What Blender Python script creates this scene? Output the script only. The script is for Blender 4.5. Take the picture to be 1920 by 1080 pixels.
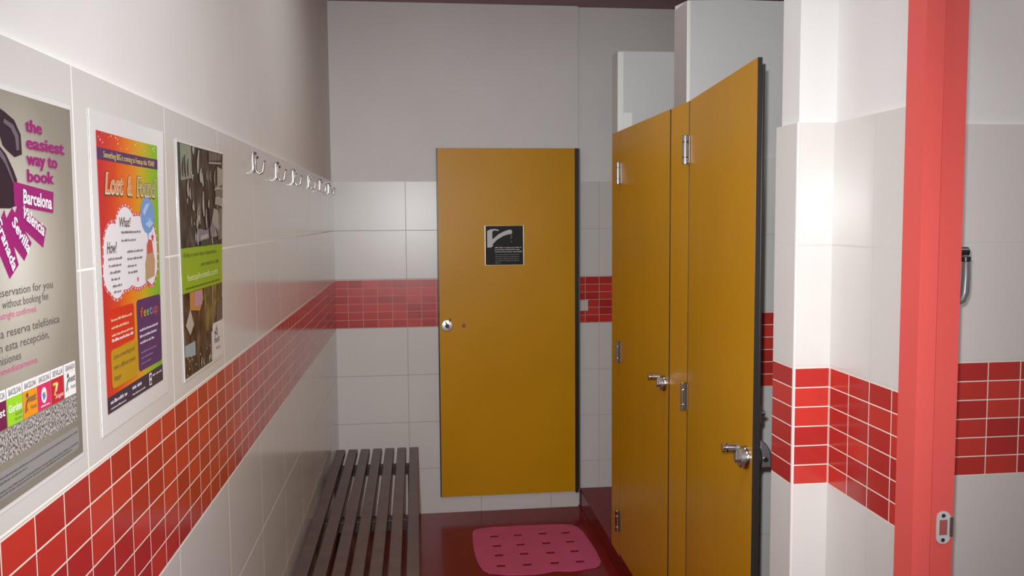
import bpy, bmesh, math, random
from mathutils import Vector, Matrix
random.seed(7)
PI = math.pi
S = bpy.context.scene
C = S.collection
for o in list(bpy.data.objects):
    bpy.data.objects.remove(o)

# ---------------------------------------------------------------- camera
YAW, PITCH, ROLL, FPX = 0.115096, 0.0724233, -0.0072536, 1557.0
cam = bpy.data.cameras.new('camera')
cam.sensor_fit = 'HORIZONTAL'; cam.sensor_width = 36.0
cam.lens = FPX / 1920.0 * 36.0
cam.shift_y = -(540.0 - 521.08) / 1920.0
cam.clip_start = 0.02
camo = bpy.data.objects.new('camera', cam); C.objects.link(camo)
cy_, sy_, cp_, sp_ = math.cos(YAW), math.sin(YAW), math.cos(PITCH), math.sin(PITCH)
fw = Vector((sy_ * cp_, cy_ * cp_, -sp_)); rt = Vector((cy_, -sy_, 0)); up = rt.cross(fw)
cr, sr = math.cos(ROLL), math.sin(ROLL)
# rolled image axes: u' = u c - v s, v' = u s + v c (v points down)
rt2 = rt * cr + up * sr
up2 = up * cr - rt * sr
M = Matrix.Identity(4)
for i in range(3):
    M[i][0], M[i][1], M[i][2] = rt2[i], up2[i], -fw[i]
M.translation = Vector((0, 0, 1.5))
camo.matrix_world = M
S.camera = camo

# ---------------------------------------------------------------- world and light
w = bpy.data.worlds.new('world'); S.world = w; w.use_nodes = True
w.node_tree.nodes['Background'].inputs[0].default_value = (0.8, 0.85, 0.9, 1)
w.node_tree.nodes['Background'].inputs[1].default_value = 0.15
S.view_settings.view_transform = 'Standard'; S.view_settings.look = 'None'
S.view_settings.gamma = 1; S.view_settings.use_curve_mapping = False
S.view_settings.exposure = 1.98

def light(name, kind, loc, power, color, aim=None, **kw):
    l = bpy.data.lights.new(name, kind); l.energy = power; l.color = color
    for k, v in kw.items(): setattr(l, k, v)
    o = bpy.data.objects.new(name, l); C.objects.link(o); o.location = loc
    if aim is not None:
        o.rotation_euler = (Vector(aim) - Vector(loc)).to_track_quat('-Z', 'Y').to_euler()
    return o
# the camera's own flash, corridor and cubicle lamps, added washroom and far-end fills
light('camera_flash', 'SPOT', (-0.03, -0.01, 1.545), 45.6, (0.97, 0.985, 1.0), aim=(0.34, 4.0, 0.90), spot_size=math.radians(80), spot_blend=1.0, shadow_soft_size=0.012)
light('corridor_tube_light', 'AREA', (1.0, -1.6, 2.15), 0.672, (0.96, 0.985, 1.0), aim=(0.5, 2.0, 1.4), shape='RECTANGLE', size=0.5, size_y=0.12)
light('corridor_ceiling_light', 'AREA', (0.08, 1.05, 2.50), 2.0, (0.96, 0.985, 1.0), aim=(0.08, 1.05, 0.0), shape='RECTANGLE', size=0.3, size_y=0.6)
light('entrance_ceiling_light', 'AREA', (0.25, -0.35, 2.52), 3.3, (0.96, 0.985, 1.0), aim=(0.25, 0.35, 0.6), shape='RECTANGLE', size=0.5, size_y=0.9)
light('washroom_fill_light', 'AREA', (1.65, 0.75, 2.52), 2.3, (0.97, 0.985, 1.0), aim=(1.65, 0.75, 0), shape='RECTANGLE', size=0.5, size_y=0.5)  # unseen fill, added to brighten the wall beyond the doorway
light('cubicle_ceiling_light', 'AREA', (1.35, 2.1, 2.52), 0.211, (0.92, 1.0, 0.97), aim=(1.35, 2.1, 0), shape='RECTANGLE', size=0.4, size_y=0.4)
light('far_cubicle_ceiling_light', 'AREA', (1.35, 3.0, 2.52), 0.154, (0.96, 0.985, 1.0), aim=(1.35, 3.0, 0), shape='RECTANGLE', size=0.4, size_y=0.4)
light('far_fill_light', 'AREA', (0.25, 2.6, 2.52), 1.06, (0.96, 0.985, 1.0), aim=(0.25, 2.6, 0), shape='RECTANGLE', size=0.4, size_y=0.4)  # added fill for the far end; no lamp hangs there

# ---------------------------------------------------------------- materials
MATS = {}
def pmat(name, col, rough=0.5, metal=0.0, bump=0.0, bscale=60, var=0.0, vscale=4, coat=0.0, spec=0.5):
    if name in MATS: return MATS[name]
    m = bpy.data.materials.new(name); m.use_nodes = True
    nt = m.node_tree; b = nt.nodes['Principled BSDF']
    b.inputs['Base Color'].default_value = (*col, 1)
    b.inputs['Roughness'].default_value = rough
    b.inputs['Metallic'].default_value = metal
    b.inputs['Coat Weight'].default_value = coat
    b.inputs['Coat Roughness'].default_value = 0.08
    b.inputs['Specular IOR Level'].default_value = spec
    tc = nt.nodes.new('ShaderNodeTexCoord')
    if var:
        n = nt.nodes.new('ShaderNodeTexNoise'); n.inputs['Scale'].default_value = vscale; n.inputs['Detail'].default_value = 5
        r = nt.nodes.new('ShaderNodeValToRGB')
        r.color_ramp.elements[0].position = 0.3; r.color_ramp.elements[1].position = 0.7
        r.color_ramp.elements[0].color = (*[c * (1 - var) for c in col], 1)
        r.color_ramp.elements[1].color = (*[min(1, c * (1 + var)) for c in col], 1)
        nt.links.new(tc.outputs['Object'], n.inputs['Vector']); nt.links.new(n.outputs['Fac'], r.inputs['Fac'])
        nt.links.new(r.outputs['Color'], b.inputs['Base Color'])
    if bump:
        n2 = nt.nodes.new('ShaderNodeTexNoise'); n2.inputs['Scale'].default_value = bscale; n2.inputs['Detail'].default_value = 4
        bp = nt.nodes.new('ShaderNodeBump'); bp.inputs['Strength'].default_value = bump; bp.inputs['Distance'].default_value = 0.002
        nt.links.new(tc.outputs['Object'], n2.inputs['Vector']); nt.links.new(n2.outputs['Fac'], bp.inputs['Height'])
        nt.links.new(bp.outputs['Normal'], b.inputs['Normal'])
    MATS[name] = m; return m

ZF, ZB0, ZB1, ZM, ZT = 0.0, 0.9586, 1.1955, 1.4404, 1.6815
TW = 0.0722787
def tile_mat(name, axis, phase, big_phase=0.0, grout_big=(0.62, 0.58, 0.53), chip=None, white=(0.66, 0.635, 0.605),
             red1=(0.56, 0.043, 0.030), red2=(0.40, 0.026, 0.024), grout_band=(0.86, 0.74, 0.66), bw=None, rough=0.22, bigw=5, wav=0.5, gw=0.0011):
    m = bpy.data.materials.new(name); m.use_nodes = True
    nt = m.node_tree; L = nt.links.new; b = nt.nodes['Principled BSDF']
    tc = nt.nodes.new('ShaderNodeTexCoord'); sp = nt.nodes.new('ShaderNodeSeparateXYZ'); L(tc.outputs['Object'], sp.inputs[0])
    def mth(op, a, v):
        n = nt.nodes.new('ShaderNodeMath'); n.operation = op
        L(a, n.inputs[0])
        if isinstance(v, (int, float)): n.inputs[1].default_value = v
        else: L(v, n.inputs[1])
        return n.outputs[0]
    al, z = sp.outputs[axis], sp.outputs[2]
    def brick(along_phase, zsrc, bwid, rh, mort, c1, c2, mo):
        cb = nt.nodes.new('ShaderNodeCombineXYZ'); L(mth('SUBTRACT', al, along_phase), cb.inputs[0]); L(zsrc, cb.inputs[1])
        br = nt.nodes.new('ShaderNodeTexBrick'); br.offset = 0; br.squash = 1; br.offset_frequency = 1
        L(cb.outputs[0], br.inputs['Vector'])
        br.inputs['Scale'].default_value = 1; br.inputs['Mortar Size'].default_value = mort; br.inputs['Mortar Smooth'].default_value = 0.2
        br.inputs['Brick Width'].default_value = bwid; br.inputs['Row Height'].default_value = rh
        br.inputs['Color1'].default_value = (*c1, 1); br.inputs['Color2'].default_value = (*c2, 1); br.inputs['Mortar'].default_value = (*mo, 1)
        return br
    band = brick(phase - 40 * (bw or TW), mth('SUBTRACT', z, ZB0), bw or TW, (ZB1 - ZB0) / 6, 0.0012, red1, red2, grout_band)
    # big tiles: rows hang down from the tile top above the band and from the band's foot below it
    hi = mth('GREATER_THAN', z, ZB1)
    zu = mth('SUBTRACT', z, ZM - 4 * (ZT - ZM)); zl = mth('SUBTRACT', z, ZB0 - 8 * 0.2415)
    mix = nt.nodes.new('ShaderNodeMix'); mix.data_type = 'FLOAT'
    L(hi, mix.inputs[0]); L(zl, mix.inputs[2]); L(zu, mix.inputs[3])
    w2 = [c * 0.97 for c in white]
    big = brick(phase + big_phase * TW - 40 * TW, mix.outputs[0], TW * bigw, 0.2413, gw, white, w2, grout_big)
    inb = mth('MULTIPLY', mth('GREATER_THAN', z, ZB0 - 0.0008), mth('LESS_THAN', z, ZB1 + 0.0008))
    cm = nt.nodes.new('ShaderNodeMix'); cm.data_type = 'RGBA'
    L(inb, cm.inputs[0]); L(big.outputs['Color'], cm.inputs[6]); L(band.outputs['Color'], cm.inputs[7])
    col = cm.outputs[2]
    if chip:   # a broken tile corner showing the pale bed
        x0, x1, z0, z1 = chip
        nz = nt.nodes.new('ShaderNodeTexNoise'); nz.inputs['Scale'].default_value = 90; L(tc.outputs['Object'], nz.inputs['Vector'])
        j = mth('MULTIPLY', mth('SUBTRACT', nz.outputs['Fac'], 0.5), 0.012)
        a2 = mth('ADD', al, j); zz = mth('ADD', z, j)
        k = mth('MULTIPLY', mth('MULTIPLY', mth('GREATER_THAN', a2, x0), mth('LESS_THAN', a2, x1)), mth('MULTIPLY', mth('GREATER_THAN', zz, z0), mth('LESS_THAN', zz, z1)))
        cc = nt.nodes.new('ShaderNodeMix'); cc.data_type = 'RGBA'; L(k, cc.inputs[0]); L(col, cc.inputs[6]); cc.inputs[7].default_value = (0.6, 0.55, 0.52, 1)
        col = cc.outputs[2]
    L(col, b.inputs['Base Color'])
    fm = nt.nodes.new('ShaderNodeMix'); fm.data_type = 'FLOAT'; L(inb, fm.inputs[0]); L(big.outputs['Fac'], fm.inputs[2]); L(band.outputs['Fac'], fm.inputs[3])
    ro = mth('ADD', mth('MULTIPLY', fm.outputs[0], 0.5), rough); L(ro, b.inputs['Roughness'])
    nz2 = nt.nodes.new('ShaderNodeTexNoise'); nz2.inputs['Scale'].default_value = 7; nz2.inputs['Detail'].default_value = 1; L(tc.outputs['Object'], nz2.inputs['Vector'])
    hgt = mth('SUBTRACT', mth('MULTIPLY', nz2.outputs['Fac'], wav), fm.outputs[0])
    bp = nt.nodes.new('ShaderNodeBump'); bp.inputs['Strength'].default_value = 0.35; bp.inputs['Distance'].default_value = 0.0012
    L(hgt, bp.inputs['Height']); L(bp.outputs['Normal'], b.inputs['Normal'])
    return m

plaster = pmat('plaster_paint', (0.72, 0.70, 0.685), 0.75, bump=0.25, bscale=18, var=0.03, vscale=3)
plaster_grey = pmat('grey_plaster_paint', (0.60, 0.60, 0.585), 0.8, bump=0.2, bscale=18, var=0.03, vscale=3)
tile_left = tile_mat('tiles_left', 1, 1.03767, rough=0.15, wav=0.25, grout_big=(0.88, 0.85, 0.80), gw=0.0016)
tile_back = tile_mat('tiles_back', 0, -0.04748, rough=0.3, grout_big=(0.30, 0.27, 0.25), grout_band=(0.62, 0.38, 0.36))
tile_recess = tile_mat('tiles_recess', 0, 0.9335, chip=(0.83, 0.876, 1.02, 1.075), grout_big=(0.42, 0.39, 0.36), grout_band=(0.62, 0.38, 0.36))
tile_partition = tile_mat('tiles_partition', 0, 1.02, bw=0.145, grout_big=(0.45, 0.43, 0.4), big_phase=2, white=(0.60, 0.60, 0.58))
tile_pier = tile_mat('tiles_pier_front', 0, 0.7457, bw=0.0757, big_phase=0, bigw=5)
tile_pier_side = tile_mat('tiles_pier_side', 1, 1.5655 - 0.1, bw=0.1, big_phase=-20)
tile_right = tile_mat('tiles_right', 1, 1.5655 - 0.0755 - TW * 3, big_phase=-3)
tile_room = tile_mat('tiles_washroom', 0, 1.17207, big_phase=3)
floor_m = pmat('red_floor_paint', (0.20, 0.010, 0.012), 0.18, spec=0.13, bump=0.05, bscale=12, var=0.12, vscale=5)
ceil_m = pmat('mauve_ceiling_paint', (0.33, 0.21, 0.23), 0.8, var=0.05)
yellow = pmat('mustard_laminate', (0.58, 0.275, 0.003), 0.36, spec=0.22, bump=0.06, bscale=140, var=0.05, vscale=2.5)
core = pmat('dark_laminate_core', (0.022, 0.018, 0.017), 0.35)
chrome = pmat('polished_steel', (0.55, 0.54, 0.535), 0.16, 1.0)
steel = pmat('dull_steel', (0.55, 0.54, 0.53), 0.34, 1.0)
darkmetal = pmat('blackened_metal', (0.06, 0.06, 0.062), 0.3, 0.8)
copper = pmat('copper_plug', (0.30, 0.11, 0.05), 0.4, 0.6)
coral = pmat('coral_red_gloss_paint', (0.74, 0.105, 0.09), 0.34, bump=0.05, bscale=40, var=0.03)
coral_dark = pmat('hollow_red_paint', (0.35, 0.09, 0.08), 0.6)
wood = pmat('dark_brown_varnished_wood', (0.093, 0.055, 0.045), 0.42, bump=0.15, bscale=50, var=0.2, vscale=14)
woodd = pmat('dark_batten_wood', (0.030, 0.021, 0.018), 0.5)
pink = pmat('pink_rubber', (0.62, 0.085, 0.20), 0.55, bump=0.15, bscale=90, var=0.06, vscale=9)
black_pl = pmat('black_plastic', (0.03, 0.03, 0.033), 0.3)
greyrub = pmat('grey_handle_metal', (0.22, 0.225, 0.24), 0.38, 0.5)

# ---------------------------------------------------------------- geometry helpers
class G:
    """collects shapes for one mesh"""
    def __init__(s): s.bm = bmesh.new(); s.mats = []
    def mi(s, m):
        if m not in s.mats: s.mats.append(m)
        return s.mats.index(m)
    def box(s, x0, x1, y0, y1, z0, z1, m, bevel=0.0, xf=None):
        b2 = bmesh.new()
        vs = [b2.verts.new((x, y, z)) for x in (x0, x1) for y in (y0, y1) for z in (z0, z1)]
        for f in ((0, 1, 3, 2), (4, 6, 7, 5), (0, 4, 5, 1), (2, 3, 7, 6), (0, 2, 6, 4), (1, 5, 7, 3)):
            b2.faces.new([vs[i] for i in f])
        bmesh.ops.recalc_face_normals(b2, faces=b2.faces)
        if bevel: bmesh.ops.bevel(b2, geom=list(b2.edges), offset=bevel, segments=2, profile=0.5, affect='EDGES')
        return s.merge(b2, m, xf)
    def merge(s, b2, m, xf=None, smooth=False):
        if xf is not None: bmesh.ops.transform(b2, matrix=xf, verts=b2.verts)
        k = s.mi(m) if m is not None else None
        mp = {v: s.bm.verts.new(v.co) for v in b2.verts}
        for f in b2.faces:
            try: nf = s.bm.faces.new([mp[v] for v in f.verts])
            except ValueError: continue
            nf.material_index = k if k is not None else f.material_index; nf.smooth = smooth or f.smooth
        b2.free(); return s
    def prism(s, pts, z0, z1, m, xf=None, bevel=0.0):
        b2 = bmesh.new()
        f = b2.faces.new([b2.verts.new((x, y, z0)) for x, y in pts])
        r = bmesh.ops.extrude_face_region(b2, geom=[f])
        bmesh.ops.translate(b2, vec=(0, 0, z1 - z0), verts=[v for v in r['geom'] if isinstance(v, bmesh.types.BMVert)])
        bmesh.ops.recalc_face_normals(b2, faces=b2.faces)
        if bevel:
            es = [e for e in b2.edges if abs(e.verts[0].co.z - e.verts[1].co.z) < 1e-6]
            bmesh.ops.bevel(b2, geom=es, offset=bevel, segments=2, profile=0.5, affect='EDGES')
        return s.merge(b2, m, xf)
    def lathe(s, prof, m, xf=None, seg=28):
        """prof: (radius, height) along local z"""
        b2 = bmesh.new(); rings = []
        for r, h in prof:
            if r < 1e-6: rings.append([b2.verts.new((0, 0, h))])
            else: rings.append([b2.verts.new((r * math.cos(2 * PI * i / seg), r * math.sin(2 * PI * i / seg), h)) for i in range(seg)])
        for a, b in zip(rings, rings[1:]):
            for i in range(seg):
                j = (i + 1) % seg
                q = [a[i % len(a)], a[j % len(a)], b[j % len(b)], b[i % len(b)]]
                q = list(dict.fromkeys(q))
                if len(q) > 2: b2.faces.new(q)
        for rg in (rings[0], rings[-1]):
            if len(rg) > 2:
                try: b2.faces.new(rg)
                except ValueError: pass
        bmesh.ops.recalc_face_normals(b2, faces=b2.faces)
        for f in b2.faces: f.smooth = len(f.verts) < 6
        return s.merge(b2, m, xf)
    def cyl(s, p0, p1, r, m, seg=20, bev=0.0):
        p0, p1 = Vector(p0), Vector(p1); d = p1 - p0; L = d.length
        b = bev or min(r, L) * 0.12
        xf = Matrix.Translation(p0) @ d.to_track_quat('Z', 'Y').to_matrix().to_4x4()
        return s.lathe([(0, 0), (r - b, 0), (r, b), (r, L - b), (r - b, L), (0, L)], m, xf, seg)
    def tube(s, pts, r, m, seg=12):
        pts = [Vector(p) for p in pts]; b2 = bmesh.new(); rings = []
        rr = r if isinstance(r, (list, tuple)) else [r] * len(pts)
        n = None
        for i, p in enumerate(pts):
            t = (pts[min(i + 1, len(pts) - 1)] - pts[max(i - 1, 0)]).normalized()
            if n is None:
                n = t.orthogonal().normalized()
            n = (n - t * n.dot(t)).normalized(); bn = t.cross(n)
            rings.append([b2.verts.new(p + (n * math.cos(2 * PI * k / seg) + bn * math.sin(2 * PI * k / seg)) * rr[i]) for k in range(seg)])
        for a, b in zip(rings, rings[1:]):
            for k in range(seg): b2.faces.new([a[k], a[(k + 1) % seg], b[(k + 1) % seg], b[k]])
        b2.faces.new(rings[0]); b2.faces.new(rings[-1])
        bmesh.ops.recalc_face_normals(b2, faces=b2.faces)
        for f in b2.faces: f.smooth = len(f.verts) == 4
        return s.merge(b2, m)
    def build(s, name, parent=None, origin=None):
        me = bpy.data.meshes.new(name)
        if origin is not None: bmesh.ops.translate(s.bm, vec=-Vector(origin), verts=s.bm.verts)
        s.bm.normal_update()
        for e in s.bm.edges:
            if len(e.link_faces) == 2 and e.calc_face_angle(0) > math.radians(38): e.smooth = False
        s.bm.to_mesh(me); s.bm.free()
        for m in s.mats: me.materials.append(m)
        o = bpy.data.objects.new(name, me); C.objects.link(o)
        if origin is not None: o.location = origin
        if parent is not None: o.parent = parent; o.location = (0, 0, 0)
        return o

def tag(o, label=None, cat=None, group=None, kind=None):
    if label: o['label'] = label
    if cat: o['category'] = cat
    if group: o['group'] = group
    if kind: o['kind'] = kind
    return o
def thing(name, label, cat, loc, rz=0.0, group=None):
    o = bpy.data.objects.new(name, None); C.objects.link(o); o.location = loc; o.rotation_euler = (0, 0, rz)
    o.empty_display_size = 0.1
    return tag(o, label, cat, group)
def struct(g, name, label, cat):
    return tag(g.build(name), label, cat, kind='structure')

# ---------------------------------------------------------------- the setting
XL, YB = -0.3971, 4.157
ZC = 2.55
YN = -4.5          # the wall behind the camera
g = G(); g.box(-0.47, 2.4, YN, 4.3, -0.06, 0, floor_m); struct(g, 'floor', 'polished dark red floor of the changing room', 'floor')
g = G(); g.box(-0.47, 2.4, YN, 4.3, ZC, ZC + 0.06, ceil_m); struct(g, 'ceiling', 'dark mauve ceiling strip above the far wall', 'ceiling')
g = G(); g.box(-0.47, XL, YN, YB, 0, ZT, tile_left); g.box(-0.47, XL - 0.009, YN, YB + 0.009, ZT, ZC, plaster)
struct(g, 'wall_left', 'long left wall of cream tiles with red tile band and white plaster above', 'wall')
g = G(); g.box(-0.47, 0.819, YB, 4.3, 0, ZT, tile_back); g.box(-0.47, 0.822, YB + 0.006, 4.3, ZT, ZC, plaster)
struct(g, 'wall_back', 'far wall behind the front facing yellow door', 'wall')
YR = 4.178
g = G(); g.box(0.819, 2.0, YR, 4.3, 0, ZT, tile_recess); g.box(0.822, 2.0, YR + 0.006, 4.3, ZT, ZC, plaster)
struct(g, 'wall_recess', 'tiled end wall inside the farthest cubicle right of the far door', 'wall')
# raised cubicle floor
g = G(); g.box(0.828, 2.0, 1.662, YR, 0.0, 0.09, floor_m, bevel=0.003)
struct(g, 'trim_1', 'raised dark red step under the row of cubicles', 'step')
# cubicle dividers
YD = 2.51
g = G()
g.box(0.838, 1.88, YD - 0.008, YD + 0.06, 0.09, ZT, tile_partition)
b2 = bmesh.new()
ys = (YD, YD + 0.13)
tops = {0: [(0.838, 2.158), (0.9, 2.160), (1.0, 2.163), (1.13, 2.162), (1.2, 2.164), (1.88, 2.166)], 1: [(0.838, 2.172), (0.9, 2.174), (1.0, 2.175), (1.13, 2.175), (1.2, 2.176), (1.88, 2.18)]}
va = [[b2.verts.new((x, ys[k], z)) for x, z in tops[k]] for k in (0, 1)]
vb = [[b2.verts.new((x, ys[k], 0.09)) for x, z in tops[k]] for k in (0, 1)]
n = len(va[0])
for i in range(n - 1):
    b2.faces.new([va[0][i], va[0][i + 1], va[1][i + 1], va[1][i]])
    for k in (0, 1): b2.faces.new([vb[k][i], vb[k][i + 1], va[k][i + 1], va[k][i]])
for i in (0, n - 1): b2.faces.new([vb[0][i], vb[1][i], va[1][i], va[0][i]])
bmesh.ops.recalc_face_normals(b2, faces=b2.faces)
g.merge(b2, plaster_grey)
bead = pmat('white_corner_filler', (0.80, 0.80, 0.76), 0.7, bump=0.5, bscale=60)
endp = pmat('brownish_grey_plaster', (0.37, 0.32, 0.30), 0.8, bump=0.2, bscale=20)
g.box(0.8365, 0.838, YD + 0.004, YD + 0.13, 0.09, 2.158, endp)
g.box(0.8355, 0.846, YD - 0.0015, YD + 0.004, 0.09, 2.157, bead, bevel=0.0015)
struct(g, 'wall_partition_near', 'grey divider wall behind the ajar yellow door', 'wall')
g = G(); g.box(0.838, 1.88, 3.40, 3.50, 0.09, 2.182, plaster_grey, bevel=0.004); g.box(0.8375, 0.862, 3.3985, 3.402, 0.09, 2.176, bead, bevel=0.001); g.box(0.862, 0.90, 3.3988, 3.402, 1.8, 1.93, bead, bevel=0.001)
struct(g, 'wall_partition_far', 'lower grey divider wall above the closed yellow door', 'wall')
g = G(); g.box(1.88, 2.0, 1.662, YR, 0.0, ZC, plaster_grey); struct(g, 'wall_cubicles', 'rear wall of the cubicles', 'wall')
# right pier, right wall, washroom wall
g = G()
g.box(0.7457, 0.90, 1.5655, 1.662, 0, ZT, tile_pier)
k = g.mi(tile_pier_side)
for f in g.bm.faces:
    c = f.calc_center_median()
    if abs(c.x - 0.7457) < 1e-3: f.material_index = k
g.box(0.752, 0.90, 1.5735, 1.650, ZT, ZC, plaster)
g.box(0.7440, 0.7490, 1.5635, 1.5675, 0, ZT, pmat('white_corner_strip', (0.75, 0.68, 0.66), 0.3))
struct(g, 'wall_pier', 'white tiled wall end with red tile band beside the ajar door', 'wall')
g = G()
g.box(0.8215, 0.89, 1.275, 1.5655, 0, ZT, tile_right)
g.box(0.829, 0.89, 1.275, 1.5735, ZT, ZC, plaster)
g.box(0.8215, 0.89, 0.30, 1.275, 2.06, ZC, plaster)
g.box(0.8215, 0.89, -0.4, 0.30, 0, ZT, tile_right); g.box(0.829, 0.89, -0.4, 0.30, ZT, ZC, plaster)
struct(g, 'wall_right', 'right wall between the white wall end and the coral door frame', 'wall')
g = G(); g.box(0.90, 2.4, 1.574, 1.662, 0, ZT, tile_room); g.box(0.90, 2.4, 1.582, 1.662, ZT, ZC, plaster)
struct(g, 'wall_washroom', 'tiled wall seen through the coral doorway', 'wall')
g = G(); g.box(2.3, 2.4, YN, 1.574, 0, ZC, plaster); struct(g, 'wall_washroom_side', 'white side wall of the room beyond the coral doorway', 'wall')
g = G(); g.box(-0.47, 2.4, YN - 0.1, YN, 0, ZC, plaster); struct(g, 'wall_front', 'white wall behind the camera', 'wall')

# coral door frame
YJ = 1.2735
dj = thing('door_1', 'coral red painted door frame at the right edge', 'door frame', (0.85, YJ, 0)); dj['kind'] = 'structure'
def jamb(g, sgn, yface):
    # plan profile of one jamb; sgn = -1: reveal faces the camera
    f = lambda y: yface + (y if sgn < 0 else -y)
    P = [(0.811, f(-0.015)), (0.8425, f(-0.015)), (0.8445, f(-0.013)), (0.8445, f(-0.0015)), (0.8460, f(0.0)), (0.8935, f(0.0)),
         (0.8935, f(0.045)), (0.8895, f(0.045)), (0.8895, f(0.012)), (0.8205, f(0.012)), (0.8205, f(0.036)), (0.811, f(0.036))]
    return P
g = G()
o = Vector((0.85, YJ, 0))
for sgn, yf in ((-1, YJ), (1, 0.30)):
    g.prism([(x - o.x, y - o.y) for x, y in jamb(g, sgn, yf)], 0, 2.06, coral, bevel=0.0008)
g.box(0.811 - o.x, 0.8445 - o.x, 0.30 - o.y, YJ - o.y, 2.03, 2.075, coral); g.box(0.8445 - o.x, 0.8935 - o.x, 0.30 - o.y, YJ - o.y, 2.045, 2.075, coral)
g.build('frame', dj)
# strike plate on the reveal
def rrect(x0, x1, z0, z1, r, n=6):
    pts = []
    for cx, cz, a0 in ((x1 - r, z1 - r, 0), (x0 + r, z1 - r, 90), (x0 + r, z0 + r, 180), (x1 - r, z0 + r, 270)):
        for i in range(n + 1):
            a = math.radians(a0 + 90 * i / n); pts.append((cx + r * math.cos(a), cz + r * math.sin(a)))
    return pts
XZ = Matrix(((1, 0, 0, 0), (0, 0, -1, 0), (0, 1, 0, 0), (0, 0, 0, 1)))   # (x, y, z) -> (x, -z, y): draw in x/z, extrude towards the viewer
def local(M4): return Matrix.Translation(M4)
pale = pmat('pale_zinc', (0.66, 0.70, 0.69), 0.35, 0.25)
g = G()
cx, cz = 0.8755 - o.x, 0.974
g.prism(rrect(cx - 0.0125, cx + 0.0125, cz - 0.028, cz + 0.028, 0.0120), 0.0002, 0.0018, pale, XZ)
g.box(cx + 0.0105, cx + 0.0172, -0.0030, -0.0004, cz - 0.016, cz + 0.018, steel, bevel=0.0008)
sp = g.build('strike_plate', dj); sp['label'] = 'pale metal strike plate'
g = G(); g.box(cx - 0.0075, cx + 0.0065, -0.0023, -0.0016, cz - 0.0125, cz + 0.0135, coral_dark); g.build('latch_hole', sp)
for dz in (-0.021, 0.021):
    g = G(); g.cyl((cx - 0.001, -0.0017, cz + dz), (cx - 0.001, -0.0032, cz + dz), 0.0033, darkmetal, 14)
    g.box(cx - 0.0035, cx + 0.0015, -0.0034, -0.0031, cz + dz - 0.0005, cz + dz + 0.0005, steel)
    g.build('screw', sp)

# grey pull handle on the washroom side of the wall, just behind the frame
h = thing('pull_handle', 'grey upright pull handle showing behind the coral door frame', 'handle', (0.89, 1.345, 1.39))
bx = 0.062   # stand-off from the wall
g = G()
g.tube([(0.0, 0, 0.046), (bx - 0.030, 0, 0.046), (bx - 0.014, 0, 0.045), (bx - 0.004, 0, 0.040), (bx + 0.0005, 0, 0.030), (bx + 0.001, 0, 0.0), (bx, 0, -0.026), (bx - 0.005, 0, -0.039), (bx - 0.015, 0, -0.044), (bx - 0.030, 0, -0.045), (0.0, 0, -0.045)],
       [0.0055, 0.0055, 0.0056, 0.0060, 0.0066, 0.0070, 0.0070, 0.0064, 0.0058, 0.0055, 0.0055], greyrub, 14)
gr = g.build('grip', h)
g = G()
g.cyl((bx - 0.018, 0, 0.0455), (bx + 0.003, 0, 0.0455), 0.0080, darkmetal, 16); g.cyl((bx, 0, 0.028), (bx, 0, 0.037), 0.0082, darkmetal, 16)
mt = g.build('collar', h); mt['label'] = 'dark collar at the top of the grip'
for z in (0.046, -0.045):
    g = G(); g.cyl((0.0, 0, z), (0.004, 0, z), 0.013, darkmetal, 20); g.build('mount', h)

# ---------------------------------------------------------------- things on the cubicle front
XS = 0.822
def hinge(parent, x, z, hgt=0.088, r=0.0095, yoff=0.0, left=0.016):
    g = G(); y = -r - 0.001 + yoff
    g.box(x - left, x + 0.016, -0.0022 + yoff, -0.0002 + yoff, z - hgt * 0.46, z + hgt * 0.46, steel, bevel=0.0006)
    g.cyl((x, y, z - hgt / 2), (x, y, z - hgt / 2 + hgt * 0.235), r, chrome, 20, 0.0012)
    g.cyl((x, y, z - hgt / 2 + hgt * 0.25), (x, y, z + hgt * 0.25), r, chrome, 20, 0.0012)
    g.cyl((x, y, z + hgt * 0.265), (x, y, z + hgt / 2), r, chrome, 20, 0.0012)
    g.cyl((x, y, z - hgt / 2 + 0.003), (x, y, z + hgt / 2 - 0.003), r * 0.86, darkmetal, 16)
    return g.build('hinge', parent)
def panel(parent, x0, x1, z0, z1, name='panel', rim=True):
    """13 mm compact laminate: yellow faces, dark core edge; front at local y=0"""
    g = G(); g.box(x0, x1, 0.0, 0.011, z0, z1, yellow, bevel=0.0006)
    k = g.mi(core); g.bm.normal_update()
    for f in g.bm.faces:
        if abs(f.normal.y) < 0.6: f.material_index = k
    return g.build(name, parent)
def lever(parent, x, z, dirx=-1):
    """rose with a crank lever; points towards the hinge"""
    g = G()
    q = Matrix.Translation((x, -0.0003, z)) @ Matrix.Rotation(PI / 2, 4, 'X')
    g.lathe([(0, 0), (0.0275, 0), (0.0275, 0.006), (0.0255, 0.009), (0.0120, 0.010), (0.0115, 0.020), (0, 0.020)], chrome, q, 32)
    rose = g.build('rose', parent)
    g = G()
    g.lathe([(0, 0.008), (0.0215, 0.008), (0.0232, 0.010), (0.0232, 0.017), (0.0215, 0.019), (0, 0.0195)], steel, q, 32)
    pts = [(0.0115 * math.cos(a), 0.0115 * math.sin(a)) for a in [math.radians(v) for v in range(190, 351, 16)]]
    pts += [(0.0105 * math.cos(a), 0.023 + 0.0105 * math.sin(a)) for a in [math.radians(v) for v in range(0, 181, 15)]]
    g.prism(pts, 0.018, 0.029, steel, Matrix.Translation((x, 0, z)) @ XZ, bevel=0.0018)
    for y0, y1, r_, m_ in ((0.027, 0.047, 0.0115, chrome), (0.0465, 0.049, 0.0096, darkmetal), (0.0485, 0.058, 0.0115, chrome)):
        g.cyl((x, -y0, z + 0.023), (x, -y1, z + 0.023), r_, m_, 24, 0.0012)
    g.build('lever', parent)
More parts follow.
